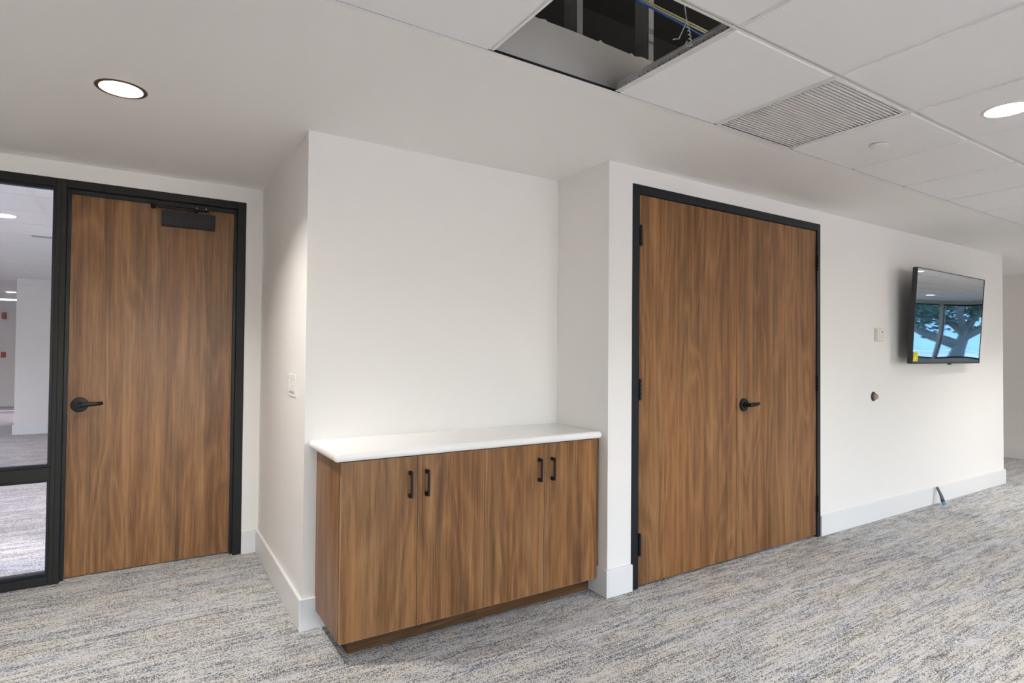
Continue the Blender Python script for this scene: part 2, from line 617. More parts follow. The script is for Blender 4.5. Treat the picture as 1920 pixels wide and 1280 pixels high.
SPX = [(-3.4, -.4), (-.1, 1.6), (6.2, 8.4)]  # last span is an added, unseen window that brightens the television wall
SPY = [(-7.05, -5.76), (-5.70, -4.2), (-3.6, -1.2)]
window_wall('wall_window', 'x', YW, X0, XW, SPX, .18, 'white window wall behind the camera', .12, 2.36)
window_wall('wall_right', 'y', XW, YW, .13, SPY, .18, 'white window wall at the far right end of the room', WZ0, WZ1)
wi = 0
for (p, q) in SPX:
    wi += 1
    t = thing('window_%d' % (wi + 1), 'unseen dark framed window in the wall behind the camera, number %d from the left end' % wi, 'window', (0, 0, 0), kind='structure')
    f = MB(); y = YW - .09; WZ0, WZ1 = .12, 2.36
    f.box(p, q, y, y - .05, WZ0, WZ0 + .05); f.box(p, q, y, y - .05, WZ1 - .05, WZ1)
    f.box(p, p + .05, y, y - .05, WZ0, WZ1); f.box(q - .05, q, y, y - .05, WZ0, WZ1)
    mid = (p + q) / 2
    f.box(mid - .025, mid + .025, y, y - .05, WZ0, WZ1)
    obj('window_frame', f, BLACKF, t)
    obj('pane', MB().box(p + .05, mid - .025, y - .02, y - .026, WZ0 + .05, WZ1 - .05), WGLASS, t)
    obj('pane', MB().box(mid + .025, q - .05, y - .02, y - .026, WZ0 + .05, WZ1 - .05), WGLASS, t)
    portal(mid, YW - .2, (WZ0 + WZ1) / 2, q - p, WZ1 - WZ0, (-math.pi / 2 + math.pi, 0, 0))
for i, (p, q) in enumerate(SPY):
    wi += 1
    t = thing('window_%d' % (wi + 1), 'dark framed window in the end wall mirrored by the television, number %d from the corner' % (i + 1), 'window', kind='structure')
    f = MB(); x = XW + .09; WZ0, WZ1 = .62, 2.36
    f.box(x, x + .05, p, q, WZ0, WZ0 + .04); f.box(x, x + .05, p, q, WZ1 - .04, WZ1)
    f.box(x, x + .05, p, p + .03, WZ0, WZ1); f.box(x, x + .05, q - .03, q, WZ0, WZ1)
    obj('window_frame', f, BLACKF, t)
    obj('pane', MB().box(x + .02, x + .026, p + .03, q - .03, WZ0 + .04, WZ1 - .04), TGLASS, t)
    portal(XW + .2, (p + q) / 2, (WZ0 + WZ1) / 2, q - p, WZ1 - WZ0, (0, math.pi / 2, 0))

# baseboards
b = MB()
b.box(FR, XL - BT, D2 - BT, D2, 0, BH)
struct('baseboard_left', b, TRIM, 'short white baseboard right of the single door', 'baseboard', bevel=.0025)
b = MB()
b.box(XL - BT, XL, D - BT, D2, 0, BH)
b.box(XL, -1.30, D - BT, D, 0, BH)
struct('baseboard_side', b, TRIM, 'white baseboard turning the corner left of the cabinet', 'baseboard', bevel=.0025)
b = MB()
b.box(-BT, 0, -BT, D - .01, 0, BH)
b.box(0, FL + .0015, -BT, 0, 0, BH)
struct('baseboard_alcove', b, TRIM, 'white baseboard around the pillar between cabinet and double door', 'baseboard', bevel=.0025)
b = MB()
b.box(FRR - .0015, XE + BT, -BT, 0, 0, BH)
b.box(XE, XE + BT, 0, 4.2, 0, BH)
struct('baseboard_main', b, TRIM, 'long white baseboard under the television', 'baseboard', bevel=.0025)
b = MB()
b.box(XF - BT, XF, -BT, 4.2, 0, .135)
b.box(XF, XW, -BT, 0, 0, .135)
struct('baseboard_far', b, TRIM, 'white baseboard on the far wall at the right edge', 'baseboard', bevel=.0025)

# ------------------------------------------------------------------ tile ceiling
GX, GP = -.5412, .6100          # a cross tee line and the pitch
GY0, GY1 = -.655, -1.2316       # inner edge of the wall angle, first main tee
TF = H + .006                   # underside of the tee flanges
ceil2 = thing('ceiling_grid', 'suspended white tile ceiling with exposed tee grid', 'ceiling', kind='structure')
obj('wall_angle', MB().box(X0, XW, YG, GY0, H + .001, H + .003).box(X0, XW, YG, YG - .002, H + .003, H + .026, 1), [TEE, DARKGAP], ceil2)


def tee_mb(axis, c, a, b_):
    m = MB()
    h = .0135
    for (o0, o1, z0, z1) in ((-h, h, TF, TF + .0015), (-.001, .001, TF, TF + .034), (-.0032, .0032, TF + .028, TF + .038)):
        if axis == 'x': m.box(a, b_, c + o0, c + o1, z0, z1)
        else: m.box(c + o0, c + o1, a, b_, z0, z1)
    return m


rows = [GY0]
y = GY1
while y > YW + .3:
    rows.append(y); y -= GP
cols = [GX + GP * k for k in range(-7, 33)]
for y in rows[1:]:
    obj('ceiling_tee', tee_mb('x', y, X0, XW), TEE, ceil2, loc=(0, 0, -.0006))
for k, x in enumerate(cols):
    if abs(x - GX) < .01:
        continue
    obj('ceiling_tee', tee_mb('y', x, GY0, rows[-1] - .3), TEE, ceil2)
# the main tee beside the open tile shows its galvanised web, with its row of punched holes
m = tee_mb('y', GX, GY0, rows[-1] - .3)
for i in range(len(m.m)): m.m[i] = 0 if i < 6 else 1
yy = GY0 - .015
n = 0
while yy > GY1 + .02:
    r = .0022 if n % 2 else .003
    m.box(GX - .0012, GX - .0016, yy, yy - r * 1.6, TF + .012, TF + .012 + r * 1.6, 2)
    yy -= .022 if n % 3 else .034
    n += 1
m.box(GX - .0012, GX - .0015, GY0 - .02, GY0 - .06, TF + .020, TF + .0212, 2)
obj('ceiling_tee', m, [TEE, GALV, DARKGAP], ceil2)['label'] = 'galvanised tee with punched web beside the open ceiling tile'

OPEN = (GX - GP, GY0)           # the missing tile
GR_X0, GR_X1 = GX + GP, GX + 2 * GP   # the air grille
L2X, L2Y, L2R = .985, -1.470, .078
tz0, tz1 = H + .0005, H + .016
RV = .0125


def tile_mesh(x0, x1, y0, y1):
    # tegular tile: the face hangs a little below the tees, edges slightly tapered
    m = MB()
    e = .003
    st = 0
    v = [(x0, y0, TF + .002), (x1, y0, TF + .002), (x1, y1, TF + .002), (x0, y1, TF + .002),
         (x0, y0, tz0 + e), (x1, y0, tz0 + e), (x1, y1, tz0 + e), (x0, y1, tz0 + e),
         (x0 + e, y0 + e, tz0), (x1 - e, y0 + e, tz0), (x1 - e, y1 - e, tz0), (x0 + e, y1 - e, tz0)]
    m.v = v
    for f in ((0, 1, 2, 3), (8, 11, 10, 9)):
        m.f.append(f); m.m.append(0)
    for k in range(4):
        j = (k + 1) % 4
        m.f.append((k, j, 4 + j, 4 + k)); m.m.append(0)
        m.f.append((4 + k, 4 + j, 8 + j, 8 + k)); m.m.append(0)
    return m


DLS = [(L2X, L2Y)]
for (x, y) in [(-3.9, -1.6), (-1.46, -3.3), (1.0, -3.9), (4.64, -1.5), (3.42, -3.9), (5.9, -1.5), (5.9, -3.9), (8.3, -2.1), (10.8, -4.5), (13.2, -2.1), (15.6, -4.5), (-1.46, -5.7), (1.0, -6.2)]:
    kx = round((x - GX - GP / 2) / GP)
    ky = round((y - GY1 + GP / 2) / GP)
    DLS.append((GX + GP * (kx + .5), GY1 + GP * (ky - .5)))
far = MB()
shared = None
edges = rows + [rows[-1] - GP]
for ri in range(len(rows)):
    ya = rows[ri]
    yb = rows[ri + 1] if ri + 1 < len(rows) else YW
    first = ri == 0
    for ci, x in enumerate(cols[:-1]):
        x0, x1 = x + RV, x + GP - RV
        y1, y0 = ya - (.002 if first else RV), yb + RV
        if x1 > XW: continue
        if first and abs(x - OPEN[0]) < .01: continue
        if first and abs(x - GR_X0) < .01: continue
        hole = [q for q in DLS if x < q[0] < x + GP and yb < q[1] < ya]
        if hole:
            mm = MB().plate_with_hole(x0, x1, y0, y1, hole[0][0], hole[0][1], L2R, tz0, TF + .002)
            obj('ceiling_tile', mm, TILE, ceil2)
            continue
        if ri < 3 and -3.1 < x < 6.2:
            if first or ri == len(rows) - 1:
                obj('ceiling_tile', tile_mesh(x0, x1, y0, y1), TILE, ceil2)
            else:
                if shared is None:
                    shared = tile_mesh(0, x1 - x0, 0, y1 - y0).mesh('ceiling_tile', [TILE])
                obj('ceiling_tile', shared, TILE, ceil2, loc=(x0, y0, 0))
        else:
            far.box(x0, x1, y0, y1, tz0, TF + .002)
o = obj('far_ceiling_tiles', far, TILE, ceil2)
o['kind'] = 'stuff'

# plenum above the tiles
p = MB()
PZ = 3.5
p.box(X0, XW, .35, .4, H + .03, PZ)
p.box(X0, XW, YW, YW + .05, H + .05, PZ)
p.box(X0, XW, YW, .4, PZ, PZ + .05)
p.box(X0 - .05, X0, YW, .4, H + .03, PZ)
p.box(XW, XW + .05, YW, .4, H + .03, PZ)
struct('ceiling_plenum', p, PLEN, 'dark unlit space above the open ceiling tile', 'ceiling')

# gypsum board standing behind the edge of the open tile, torn along its top
pts = [(-2.6, H + .021)]
pts += [(3.0, H + .021), (3.0, 2.70)]
xs = 3.0
top = [(-.16, 2.703), (-.20, 2.712), (-.265, 2.717), (-.31, 2.706), (-.33, 2.716), (-.345, 2.709), (-.50, 2.713), (-.515, 2.722), (-.53, 2.711),
       (-.68, 2.714), (-.80, 2.713), (-.815, 2.719), (-.84, 2.713), (-.878, 2.714), (-.889, 2.700), (-.902, 2.672), (-.925, 2.664), (-.97, 2.685), (-1.02, 2.715)]
pts += top + [(-2.6, 2.71)]
g = MB().prism(pts, 'y', -.5165, -.5035)
for i in range(len(g.m)):
    g.m[i] = 0 if i < 2 else 1
tag(obj('gypsum_board', g, [BOARD, BOARDE]), 'pale gypsum board with a torn top edge inside the open ceiling tile', 'board')


def stud(x, label):
    m = MB()
    ya, yb, zb, zt = -.5030, -.413, H + .021, PZ
    m.box(x, x + .034, ya, ya + .0012, zb, zt)
    m.box(x, x + .0012, ya, yb, zb, zt)
    m.box(x, x + .034, yb - .0012, yb, zb, zt)
    m.box(x + .033, x + .034, ya, ya + .008, zb, zt)
    m.box(x + .014, x + .020, ya - .0005, ya + .001, zb, zt)
    tag(obj('metal_stud', m, GALV), label, 'stud', 'metal studs above the ceiling')


stud(-.6385, 'galvanised metal stud above the gypsum board, left one in the open tile')
stud(-.2113, 'galvanised metal stud above the gypsum board, right one in the open tile')


def cable(name, pts, r, mat, label, cat, n=8):
    return tag(obj(name, MB().tube(pts, r, n), mat, smooth=True), label, cat)


def lerp(a, b_, t): return tuple(a[i] + (b_[i] - a[i]) * t for i in range(3))


cable('data_cable', [lerp((-.5247, -.75, 2.7761), (-.1395, -.75, 2.7485), t) for t in (-.85, -.5, -.2, 0, .3, .7, 1, 1.4, 3)], .0042, BLUEC, 'thin blue data cable inside the open ceiling tile', 'cable')
cable('pale_cable', [lerp((-.474, -.74, 2.797), (-.0938, -.74, 2.7854), t) for t in (-.85, -.5, -.2, 0, .3, .7, 1, 1.4, 3)], .0036, YELC, 'upper of two thin pale cables inside the open ceiling tile', 'cable')
cable('pale_cable', [lerp((-.474, -.74, 2.786), (-.0938, -.74, 2.7744), t) for t in (-.85, -.5, -.2, 0, .3, .7, 1, 1.4, 3)], .0036, YELC, 'lower of two thin pale cables inside the open ceiling tile', 'cable')
# hanger wire, twisted above the tee, its tail bent away
wx = GX - .004
wp = [(wx, -1.005, 3.3), (wx, -1.0125, 2.6153), (wx, -1.0251, 2.5369)]
for k in range(22):
    a = k * 1.15
    z = 2.535 - k * .0029
    wp.append((wx + .0045 * math.cos(a), -1.027 - k * .0006 + .0045 * math.sin(a), z))
wp += [(wx - .004, -1.035, 2.466), (wx + .004, -1.046, 2.458)]
hw = MB().tube(wp, .0021, 6)
hw.tube([(wx + .002, -1.036, 2.530), (wx - .004, -1.030, 2.541), (wx - .002, -1.021, 2.545), (wx, -1.014, 2.540), (wx, -.9856, 2.5043), (wx, -.972, 2.511), (wx, -.9576, 2.5151)], .0021, 6)
hw.tube([(wx - .006, -1.030, 2.475), (wx - .008, -1.024, 2.466), (wx - .007, -1.030, 2.458), (wx - .006, -1.042, 2.452), (wx, -1.048, 2.455)], .0021, 6)
tag(obj('hanger_wire', hw, WIRE, smooth=True), 'twisted bright hanger wire with a bent tail in the open ceiling tile', 'wire')

# air grille
gr = thing('air_grille', 'square white return air grille with fine slats in the tile ceiling', 'grille')
gx0, gx1, gy0, gy1 = GR_X0 + .013, GR_X1 - .013, GY1 + .013, GY0 - .002
cx0, cx1, cy0, cy1 = .0935, .6430, -1.2030, -.6760
f = MB()
zf0, zf1 = H + .0005, H + .006
f.box(gx0, cx0, gy0, gy1, zf0, zf1); f.box(cx1, gx1, gy0, gy1, zf0, zf1)
f.box(cx0, cx1, gy0, cy0, zf0, zf1); f.box(cx0, cx1, cy1, gy1, zf0, zf1)
f.box(cx0 - .003, cx0, cy0, cy1, zf0, H + .03); f.box(cx1, cx1 + .003, cy0, cy1, zf0, H + .03)
f.box(cx0, cx1, cy0 - .003, cy0, zf0, H + .03); f.box(cx0, cx1, cy1, cy1 + .003, zf0, H + .03)
f.box(cx0, cx1, cy0, cy1, H + .022, H + .024)
obj('frame', f, TEE, gr)
ns = 31
sl = None
for k in range(ns):
    yk = cy0 + .007 + (cy1 - cy0 - .014) * k / (ns - 1)
    if sl is None:
        sl = MB().prism([(-.0068, .0007), (-.0060, 0.0), (.0046, .0006), (.0052, .0016), (.0076, .0120), (.0066, .0122), (.0040, .0024), (-.0062, .0015)], 'x', cx0, cx1).mesh('slat', [TEE])
    obj('slat', sl, TEE, gr, loc=(0, yk, H + .001))

tag(obj('sprinkler_cover', MB().lathe([(.0, -.008), (.040, -.008), (.0435, -.0065), (.0435, -.004), (.036, -.004), (.036, .0)], 'z', (.978, -.948, H - .0012), 40), TILE, smooth=True),
    'flat round white sprinkler cover on the tile right of the air grille', 'sprinkler cover')

# ------------------------------------------------------------------ downlights


def downlight(x, y, z, ring, lens, label, group=None, r=.0775, top=None, depth=.07, ro=.094):
    t = thing('downlight', label, 'downlight', (x, y, z), group=group)
    obj('trim_ring', MB().lathe([(r - .002, .004), (r, -.003), (r + .004, -.0045), (ro - .003, -.003), (ro, 0.0)], 'z', n=40), ring, t, smooth=True)
    obj('reflector', MB().lathe([(r - .001, .003), (r - .010, depth * .55), (r - .022, depth)], 'z', n=40), REFL, t, smooth=True)
    obj('lens', MB().lathe([(.0001, depth), (r - .022, depth)], 'z', n=40), lens, t)
    return t


downlight(DLX, DLY, H, BRONZE, LENS, 'round bronze-rimmed recessed downlight in the plaster ceiling above the left door')
downlight(6.6, 2.9, H, TEE, LENS, 'added recessed downlight in the passage behind the television wall, hidden from the camera')  # unseen lamp added to brighten the far wall
a = downlight(L2X, L2Y, H, TEE, LENS, 'round white-rimmed recessed downlight at the right edge of the tile ceiling', ro=.092)
# further downlights, some mirrored in the television, others added to light the room
for (x, y) in DLS[1:]:
    t = copy_tree(a)
    t.location = (x, y, H)
    t['label'] = 'round recessed downlight of the tile ceiling, out of the picture'
    t['group'] = 'downlights out of the picture'

# ------------------------------------------------------------------ single door and sidelight (left)
YF = D2 - .004     # face of the frame, a little proud of the wall
YB = D2 + .134
YDL = D2 + .062    # face of the door leaf
DXL, DXR, DZ = -2.5607, -1.6899, 2.259
d1 = thing('door_1', 'walnut single door with black closer and black lever, left', 'door', kind='structure')
MUL0, MUL1 = -2.6271, -2.578
HD = 2.283


def jamb(name, parent, x0, x1, z0, z1, mat):
    return obj(name, MB().box(x0, x1, YF, YB, z0, z1), mat, parent, bevel=.002)


jamb('jamb', d1, -1.6739, FR, 0, 2.3305, OLIVEF)
jamb('jamb', d1, MUL0 + .022, MUL1, 0, 2.3305, OLIVEF)
jamb('head', d1, MUL1, -1.6739, HD, 2.3305, OLIVEF)
st = MB()
st.box(MUL1, DXL + .0005, D2 + .030, YDL - .002, 0, HD)
st.box(DXR - .0005, -1.6739, D2 + .030, YDL - .002, 0, HD)
st.box(DXL, DXR, D2 + .030, YDL - .002, DZ, HD)
obj('door_stop', st, BLACKF, d1, bevel=.0015)
obj('door_leaf', MB().box(DXL - .012, DXR + .012, YDL, YDL + .044, .008, DZ + .01), WOODD, d1)
lv = bpy.data.objects.new('lever_handle', None); COL.objects.link(lv); lv.parent = d1
lv.location = (-2.503, YDL, 1.016)
lv['label'] = 'black lever handle'


def lever(parent, sgn, L=.112):
    obj('rose', MB().lathe([(.0435, 0), (.0435, -.006), (.040, -.011), (.022, -.013), (.020, -.020)], 'y', n=40, cap1=True), BLACKM, parent, smooth=True)
    m = MB()
    m.lathe([(.0125, -.012), (.0115, -.048), (.010, -.062), (.006, -.066)], 'y', n=24, cap1=True)
    P = [(-.004, -.052, .001), (.02, -.056, .002), (.05, -.056, .004), (.085, -.053, .005), (.103, -.046, .006), (L, -.036, .007)]
    m.tube([(sgn * p[0], p[1], p[2]) for p in P], .01, 12, radii=[.0095, .0095, .0085, .0075, .007, .0065], flat=1.5)
    obj('lever', m, BLACKM, parent, smooth=True)


lever(lv, 1)
cl = bpy.data.objects.new('door_closer', None); COL.objects.link(cl); cl.parent = d1
cl.location = (0, YDL, 0)
cl['label'] = 'black door closer with folded arm'
obj('cover', MB().box(-2.106, -1.806, -.056, 0, 2.127, 2.222).box(-2.094, -1.818, -.0575, -.056, 2.138, 2.211), BLACKM, cl, bevel=.006, seg=3)
ar = MB()
ar.box(-2.165, -1.90, -.046, -.034, 2.236, 2.247)
ar.tube([(-2.152, -.040, 2.226), (-2.152, -.040, 2.252)], .0125, 16)
ar.tube([(-1.915, -.040, 2.218), (-1.915, -.040, 2.250)], .011, 16)
ar.prism([(-2.15, -.036), (-2.15, -.050), (-1.93, -.062), (-1.93, -.050)], 'z', 2.249, 2.256)
obj('arm', ar, BLACKM, cl, bevel=.002)
br = MB().box(-1.93, -1.845, -.075, -.028, 2.242, 2.262)
br.tube([(-1.914, -.0757, 2.252), (-1.914, -.0775, 2.252)], .0035, 12, 1)
br.tube([(-1.862, -.0757, 2.252), (-1.862, -.0775, 2.252)], .0035, 12, 1)
obj('bracket', br, [BLACKM, GALV], cl, bevel=.003)
for ch in cl.children: pass

wn1 = thing('window_1', 'black framed glass sidelight left of the single door', 'window', kind='structure')
jamb('jamb', wn1, SLX, SLX + .05, 0, 2.3305, OLIVEF)
jamb('mullion', wn1, MUL0, MUL0 + .0222, 0, 2.3305, OLIVEF)
jamb('head', wn1, SLX + .05, MUL0, HD, 2.3305, OLIVEF)
jamb('mid_rail', wn1, SLX + .05, MUL0, .5985, .668, OLIVEF)
jamb('sill', wn1, SLX + .05, MUL0, 0, .0485, OLIVEF)
for (z0, z1) in ((.0485, .5985), (.668, HD)):
    m = MB()
    x0, x1, s = SLX + .05, MUL0, .016
    for (ya, yb) in ((D2 + .016, D2 + .030), (D2 + .036, D2 + .05)):
        m.box(x0, x0 + s, ya, yb, z0, z1); m.box(x1 - s, x1, ya, yb, z0, z1)
        m.box(x0 + s, x1 - s, ya, yb, z0, z0 + s); m.box(x0 + s, x1 - s, ya, yb, z1 - s, z1)
    obj('glazing_bead', m, BLACKF, wn1, bevel=.001)
    obj('pane', MB().box(x0 + .004, x1 - .004, D2 + .030, D2 + .036, z0 + .004, z1 - .004), GLASS, wn1)

# ------------------------------------------------------------------ hall behind the sidelight
HX0, HX1, HY1 = -6.6, -2.35, 15.0
w = MB()
w.box(HX0 - .1, HX0, D2 + .13, HY1, 0, H)
w.box(HX0, HX1 + .1, HY1, HY1 + .1, 0, H)
w.box(HX1, HX1 + .1, D2 + .9, HY1, 0, H)
w.box(HX1, XL + .13, D2 + .9, D2 + 1.0, 0, H)
struct('wall_hall', w, PAINT, 'white walls of the hall behind the glass sidelight', 'wall')
hc = thing('ceiling_hall', 'white tile ceiling of the hall behind the glass sidelight', 'ceiling', kind='structure')
hx = [-2.87 + GP * k for k in range(-6, 2)]
hy = [2.855 - GP + GP * k for k in range(0, 23)]
HDL = [(-3.175, 3.77), (-4.395, 12.31), (-5.005, 7.43)]
for x in hx: obj('ceiling_tee', MB().box(x - .012, x + .012, D2 + .13, HY1, H - .002, H), TEE, hc)
for y in hy: obj('ceiling_tee', MB().box(HX0, XL, y - .006, y + .006, H - .0016, H), TEE, hc)
tm = None
ff = MB()
for x in [hx[0] - GP] + hx:
    for j, y in enumerate([hy[0] - GP] + hy):
        a0, a1, b0, b1 = x + .004, x + GP - .004, y + .004, y + GP - .004
        b0 = max(b0, D2 + .131)
        if b1 > HY1 or b1 - b0 < .02: continue
        hole = [q for q in HDL if x < q[0] < x + GP and y < q[1] < y + GP]
        if hole:
            obj('ceiling_tile', MB().plate_with_hole(a0, a1, b0, b1, hole[0][0], hole[0][1], L2R, H, H + .005), TILE, hc)
        elif j < 8 and -4.2 < x < -2.2:
            if b1 - b0 < GP - .01:
                obj('ceiling_tile', MB().box(a0, a1, b0, b1, H, H + .005), TILE, hc)
                continue
            if tm is None: tm = MB().box(0, a1 - a0, 0, b1 - b0, H, H + .005).mesh('ceiling_tile', [TILE])
            obj('ceiling_tile', tm, TILE, hc, loc=(a0, b0, 0))
        else:
            ff.box(a0, a1, b0, b1, H, H + .005)
obj('far_ceiling_tiles', ff, TILE, hc)['kind'] = 'stuff'
struct('ceiling_slab', MB().box(HX0, XL + .13, D2 + .13, HY1, H + .12, H + .16), PLEN, 'dark slab over the hall ceiling', 'ceiling')
hall_labels = ['nearest glowing downlight seen through the upper sidelight pane', 'small distant glowing downlight seen through the sidelight beside the hall column',
               'downlight of the hall hidden from the camera by the wall']
for (x, y), lb in zip(HDL, hall_labels):
    downlight(x, y, H, TEE, LENSH, lb)
tag(obj('ceiling_diffuser', MB().box(-3.12, -2.35, 4.715, 4.80, H - .004, H), GREYP), 'dark linear air diffuser in the hall ceiling behind the glass', 'diffuser')
pl = struct('column_hall', MB().box(-3.874, -3.05, 9.28, 9.9, 0, H), PAINT, 'white square column in the hall behind the glass', 'column', bevel=.004)
b = MB().box(-3.874 - BT, -3.05, 9.28 - BT, 9.28, 0, BH).box(-3.874 - BT, -3.874, 9.28, 9.9, 0, BH)
struct('baseboard_hall', b, TRIM, 'white baseboard at the foot of the hall column', 'baseboard')
struct('baseboard_rear', MB().box(HX0, HX1, HY1 - BT, HY1, 0, BH), TRIM, 'white baseboard along the end of the hall', 'baseboard')
for z, lb, hh in ((2.075, 'upper red fire alarm device on the end wall of the hall', .15), (1.18, 'lower red fire alarm device on the end wall of the hall', .13)):
    t = thing('fire_alarm', lb, 'fire alarm', (-4.905, HY1, z))
    obj('body', MB().box(-.042, .042, -.05, 0, -hh / 2, hh / 2), RED, t, bevel=.008)
    obj('front_plate', MB().box(-.028, .028, -.062, -.05, -hh * .3, hh * .3), RED, t, bevel=.004)

# ------------------------------------------------------------------ double door
d2 = thing('door_2', 'wide walnut double door in a black steel frame', 'door', kind='structure')
FY0, FY1 = -.005, .135
XD1, XD2, SEAM, ZDD = .2355, 2.0485, 1.1205, 2.2730
YD2 = .004
obj('jamb', MB().box(FL, XD1 - .003, FY0, FY1, 0, FH), BLACKF, d2, bevel=.002)
obj('jamb', MB().box(XD2 + .003, FRR, FY0, FY1, 0, FH), BLACKF, d2, bevel=.002)
obj('head', MB().box(XD1 - .003, XD2 + .003, FY0, FY1, ZDD + .003, FH), BLACKF, d2, bevel=.002)
obj('door_stop', MB().box(XD1 - .003, XD1 + .013, .050, FY1, 0, ZDD).box(XD2 - .013, XD2 + .003, .050, FY1, 0, ZDD).box(XD1, XD2, .050, FY1, ZDD - .013, ZDD + .003), BLACKF, d2)


def hinge_mb(x, z0, z1, side):
    m = MB()
    yk = YD2 - .013
    n = 5
    for i in range(n):
        a = z0 + (z1 - z0) * i / n + .0006
        b_ = z0 + (z1 - z0) * (i + 1) / n - .0006
        m.tube([(x, yk, a), (x, yk, b_)], .0085, 12)
    m.tube([(x, yk, z0 - .003), (x, yk, z0)], .006, 12)
    m.tube([(x, yk, z1), (x, yk, z1 + .003)], .006, 12)
    m.box(x - .0075, x + .0075, YD2 - .012, YD2 + .02, z0 + .001, z1 - .001)
    return m


leaf_l = obj('door_leaf', MB().box(XD1, SEAM - .0015, YD2, YD2 + .045, .013, ZDD), WOODD, d2, bevel=.0012)
leaf_r = obj('door_leaf', MB().box(SEAM + .0015, XD2, YD2, YD2 + .045, .013, ZDD), WOODD, d2, bevel=.0012)
for (z0, z1) in ((1.974, 2.091), (1.082, 1.199), (.189, .312)):
    obj('hinge', hinge_mb(XD1 + .003, z0, z1, -1), BLACKM, leaf_l, smooth=True)
    obj('hinge', hinge_mb(XD2 + .004, z0, z1, 1), BLACKM, leaf_r, smooth=True)
obj('strike_plate', MB().box(SEAM - .0035, SEAM + .0012, YD2 - .0016, YD2 + .006, .978, 1.061), BLACKM, d2)
lv = bpy.data.objects.new('lever_handle', None); COL.objects.link(lv); lv.parent = d2
lv.location = (1.196, YD2, 1.013)
lv['label'] = 'black lever handle'
lever(lv, 1, .118)

# ------------------------------------------------------------------ cabinets and countertop
CY = .0631
ZB, ZT = .0892, .8660
CL, CM, CR = -1.4600, -.7478, -.0255
cg = 'walnut two-door base cabinets under the countertop'


def handle_mb(x, zc, L=.122):
    m = MB()
    y = CY
    z0, z1 = zc - L / 2, zc + L / 2
    for (za, zb) in ((z0, z0 + .018), (z1 - .018, z1)):
        m.box(x - .0065, x + .0065, y - .024, y, za, zb)
    for s in (z0 + .003, z1 - .013):
        m.box(x - .0055, x + .0055, y - .031, y - .018, s, s + .010)
    m.box(x - .0055, x + .0055, y - .033, y - .024, z0 + .002, z1 - .002)
    return m


def cabinet(xa, xb, seam, hs, label, left_panel):
    t = thing('base_cabinet', label, 'cabinet', (0, 0, 0), group=cg)
    cx0 = xa + (.019 if left_panel else .0005)
    c = MB()
    c.box(cx0, xb - .0005, CY + .024, D - .018, ZB + .001, .8725)
    obj('carcass', c, DARKGAP, t)  # carcass coloured black so the gaps between doors look shaded
    if left_panel:
        obj('side_panel', MB().box(xa - .0005, xa + .0185, CY + .0215, D - .002, ZB, .8725), WOOD, t, bevel=.0008)
    for i, (p, q) in enumerate(((xa, seam), (seam, xb))):
        m = MB().box(p + .0022, q - .0022, CY, CY + .0185, ZB, ZT)
        # thin pale edge band around the front
        o = obj('cabinet_door', m, WOOD, t, bevel=.0007, seg=1)
        e = MB()
        for (a, b_, z0, z1) in ((p + .0021, p + .0029, ZB, ZT), (q - .0029, q - .0021, ZB, ZT), (p + .0021, q - .0021, ZB - .0002, ZB + .0007), (p + .0021, q - .0021, ZT - .0007, ZT + .0002)):
            e.box(a, b_, CY - .0002, CY + .0187, z0, z1)
        obj('edge_band', e, WOODE, o)
        h = obj('handle', handle_mb(hs[i][0], hs[i][1]), BLACKM, o, bevel=.0018)
        h['label'] = 'black bar pull'
    tx0 = -1.398 if left_panel else xa + .0003
    tx1 = xb - .0003 if left_panel else -.0165
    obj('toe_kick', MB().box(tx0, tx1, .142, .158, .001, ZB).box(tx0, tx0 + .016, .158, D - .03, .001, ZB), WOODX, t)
    return t


cabinet(CL, CM, -1.1045, ((-1.1443, .7412), (-1.0612, .7404)), 'left walnut base cabinet with two doors, its side showing beside the white wall', True)
c2 = cabinet(CM, CR, -.3855, ((-.4216, .7347), (-.3386, .7335)), 'right walnut base cabinet with two doors, next to the pillar', False)
obj('filler_strip', MB().box(CR + .0005, -.0005, CY + .012, CY + .030, BH + .001, .8725), WOOD, c2)

ct = MB()
cz0, cz1 = .8730, .9115
cxa, cxb, cya, cyb = -1.4994, -.0008, .0303, D - .0008
# bullnose edge on the front and left, rounded front corners
prof = [(0.0, 0.0)]
R = (cz1 - cz0) / 2
ring = []
K = 8
for k in range(K + 1):
    a = -math.pi / 2 + math.pi * k / K
    ring.append((R - R * math.cos(a) * .8, (cz0 + cz1) / 2 + R * math.sin(a)))
cr = .022
path = [(cxa, cyb, 1, 0)]
for k in range(7):
    a = math.pi / 2 * k / 6
    path.append((cxa + cr - cr * math.cos(a), cya + cr - cr * math.sin(a), math.cos(a), math.sin(a)))
for k in range(7):
    a = math.pi / 2 * k / 6
    path.append((cxb - cr + cr * math.sin(a), cya + cr - cr * math.cos(a), -math.sin(a), math.cos(a)))
path.append((cxb, cyb, -1, 0))
for (px, py, nx, ny) in path:
    for (ins, z) in ring:
        ct.v.append((px + nx * ins, py + ny * ins, z))
nr = len(ring)
for i in range(len(path) - 1):
    for k in range(nr - 1):
        a = i * nr + k
        ct.f.append((a, a + nr, a + nr + 1, a + 1)); ct.m.append(0)
ct.f.append(tuple(i * nr for i in range(len(path)))); ct.m.append(0)
ct.f.append(tuple(i * nr + nr - 1 for i in range(len(path)))[::-1]); ct.m.append(0)
ct.f.append(tuple(range(nr)) + tuple((len(path) - 1) * nr + k for k in reversed(range(nr)))); ct.m.append(0)
tag(obj('countertop', ct, SOLID, smooth=True), 'long white countertop with rounded edge lying on the walnut cabinets', 'countertop')

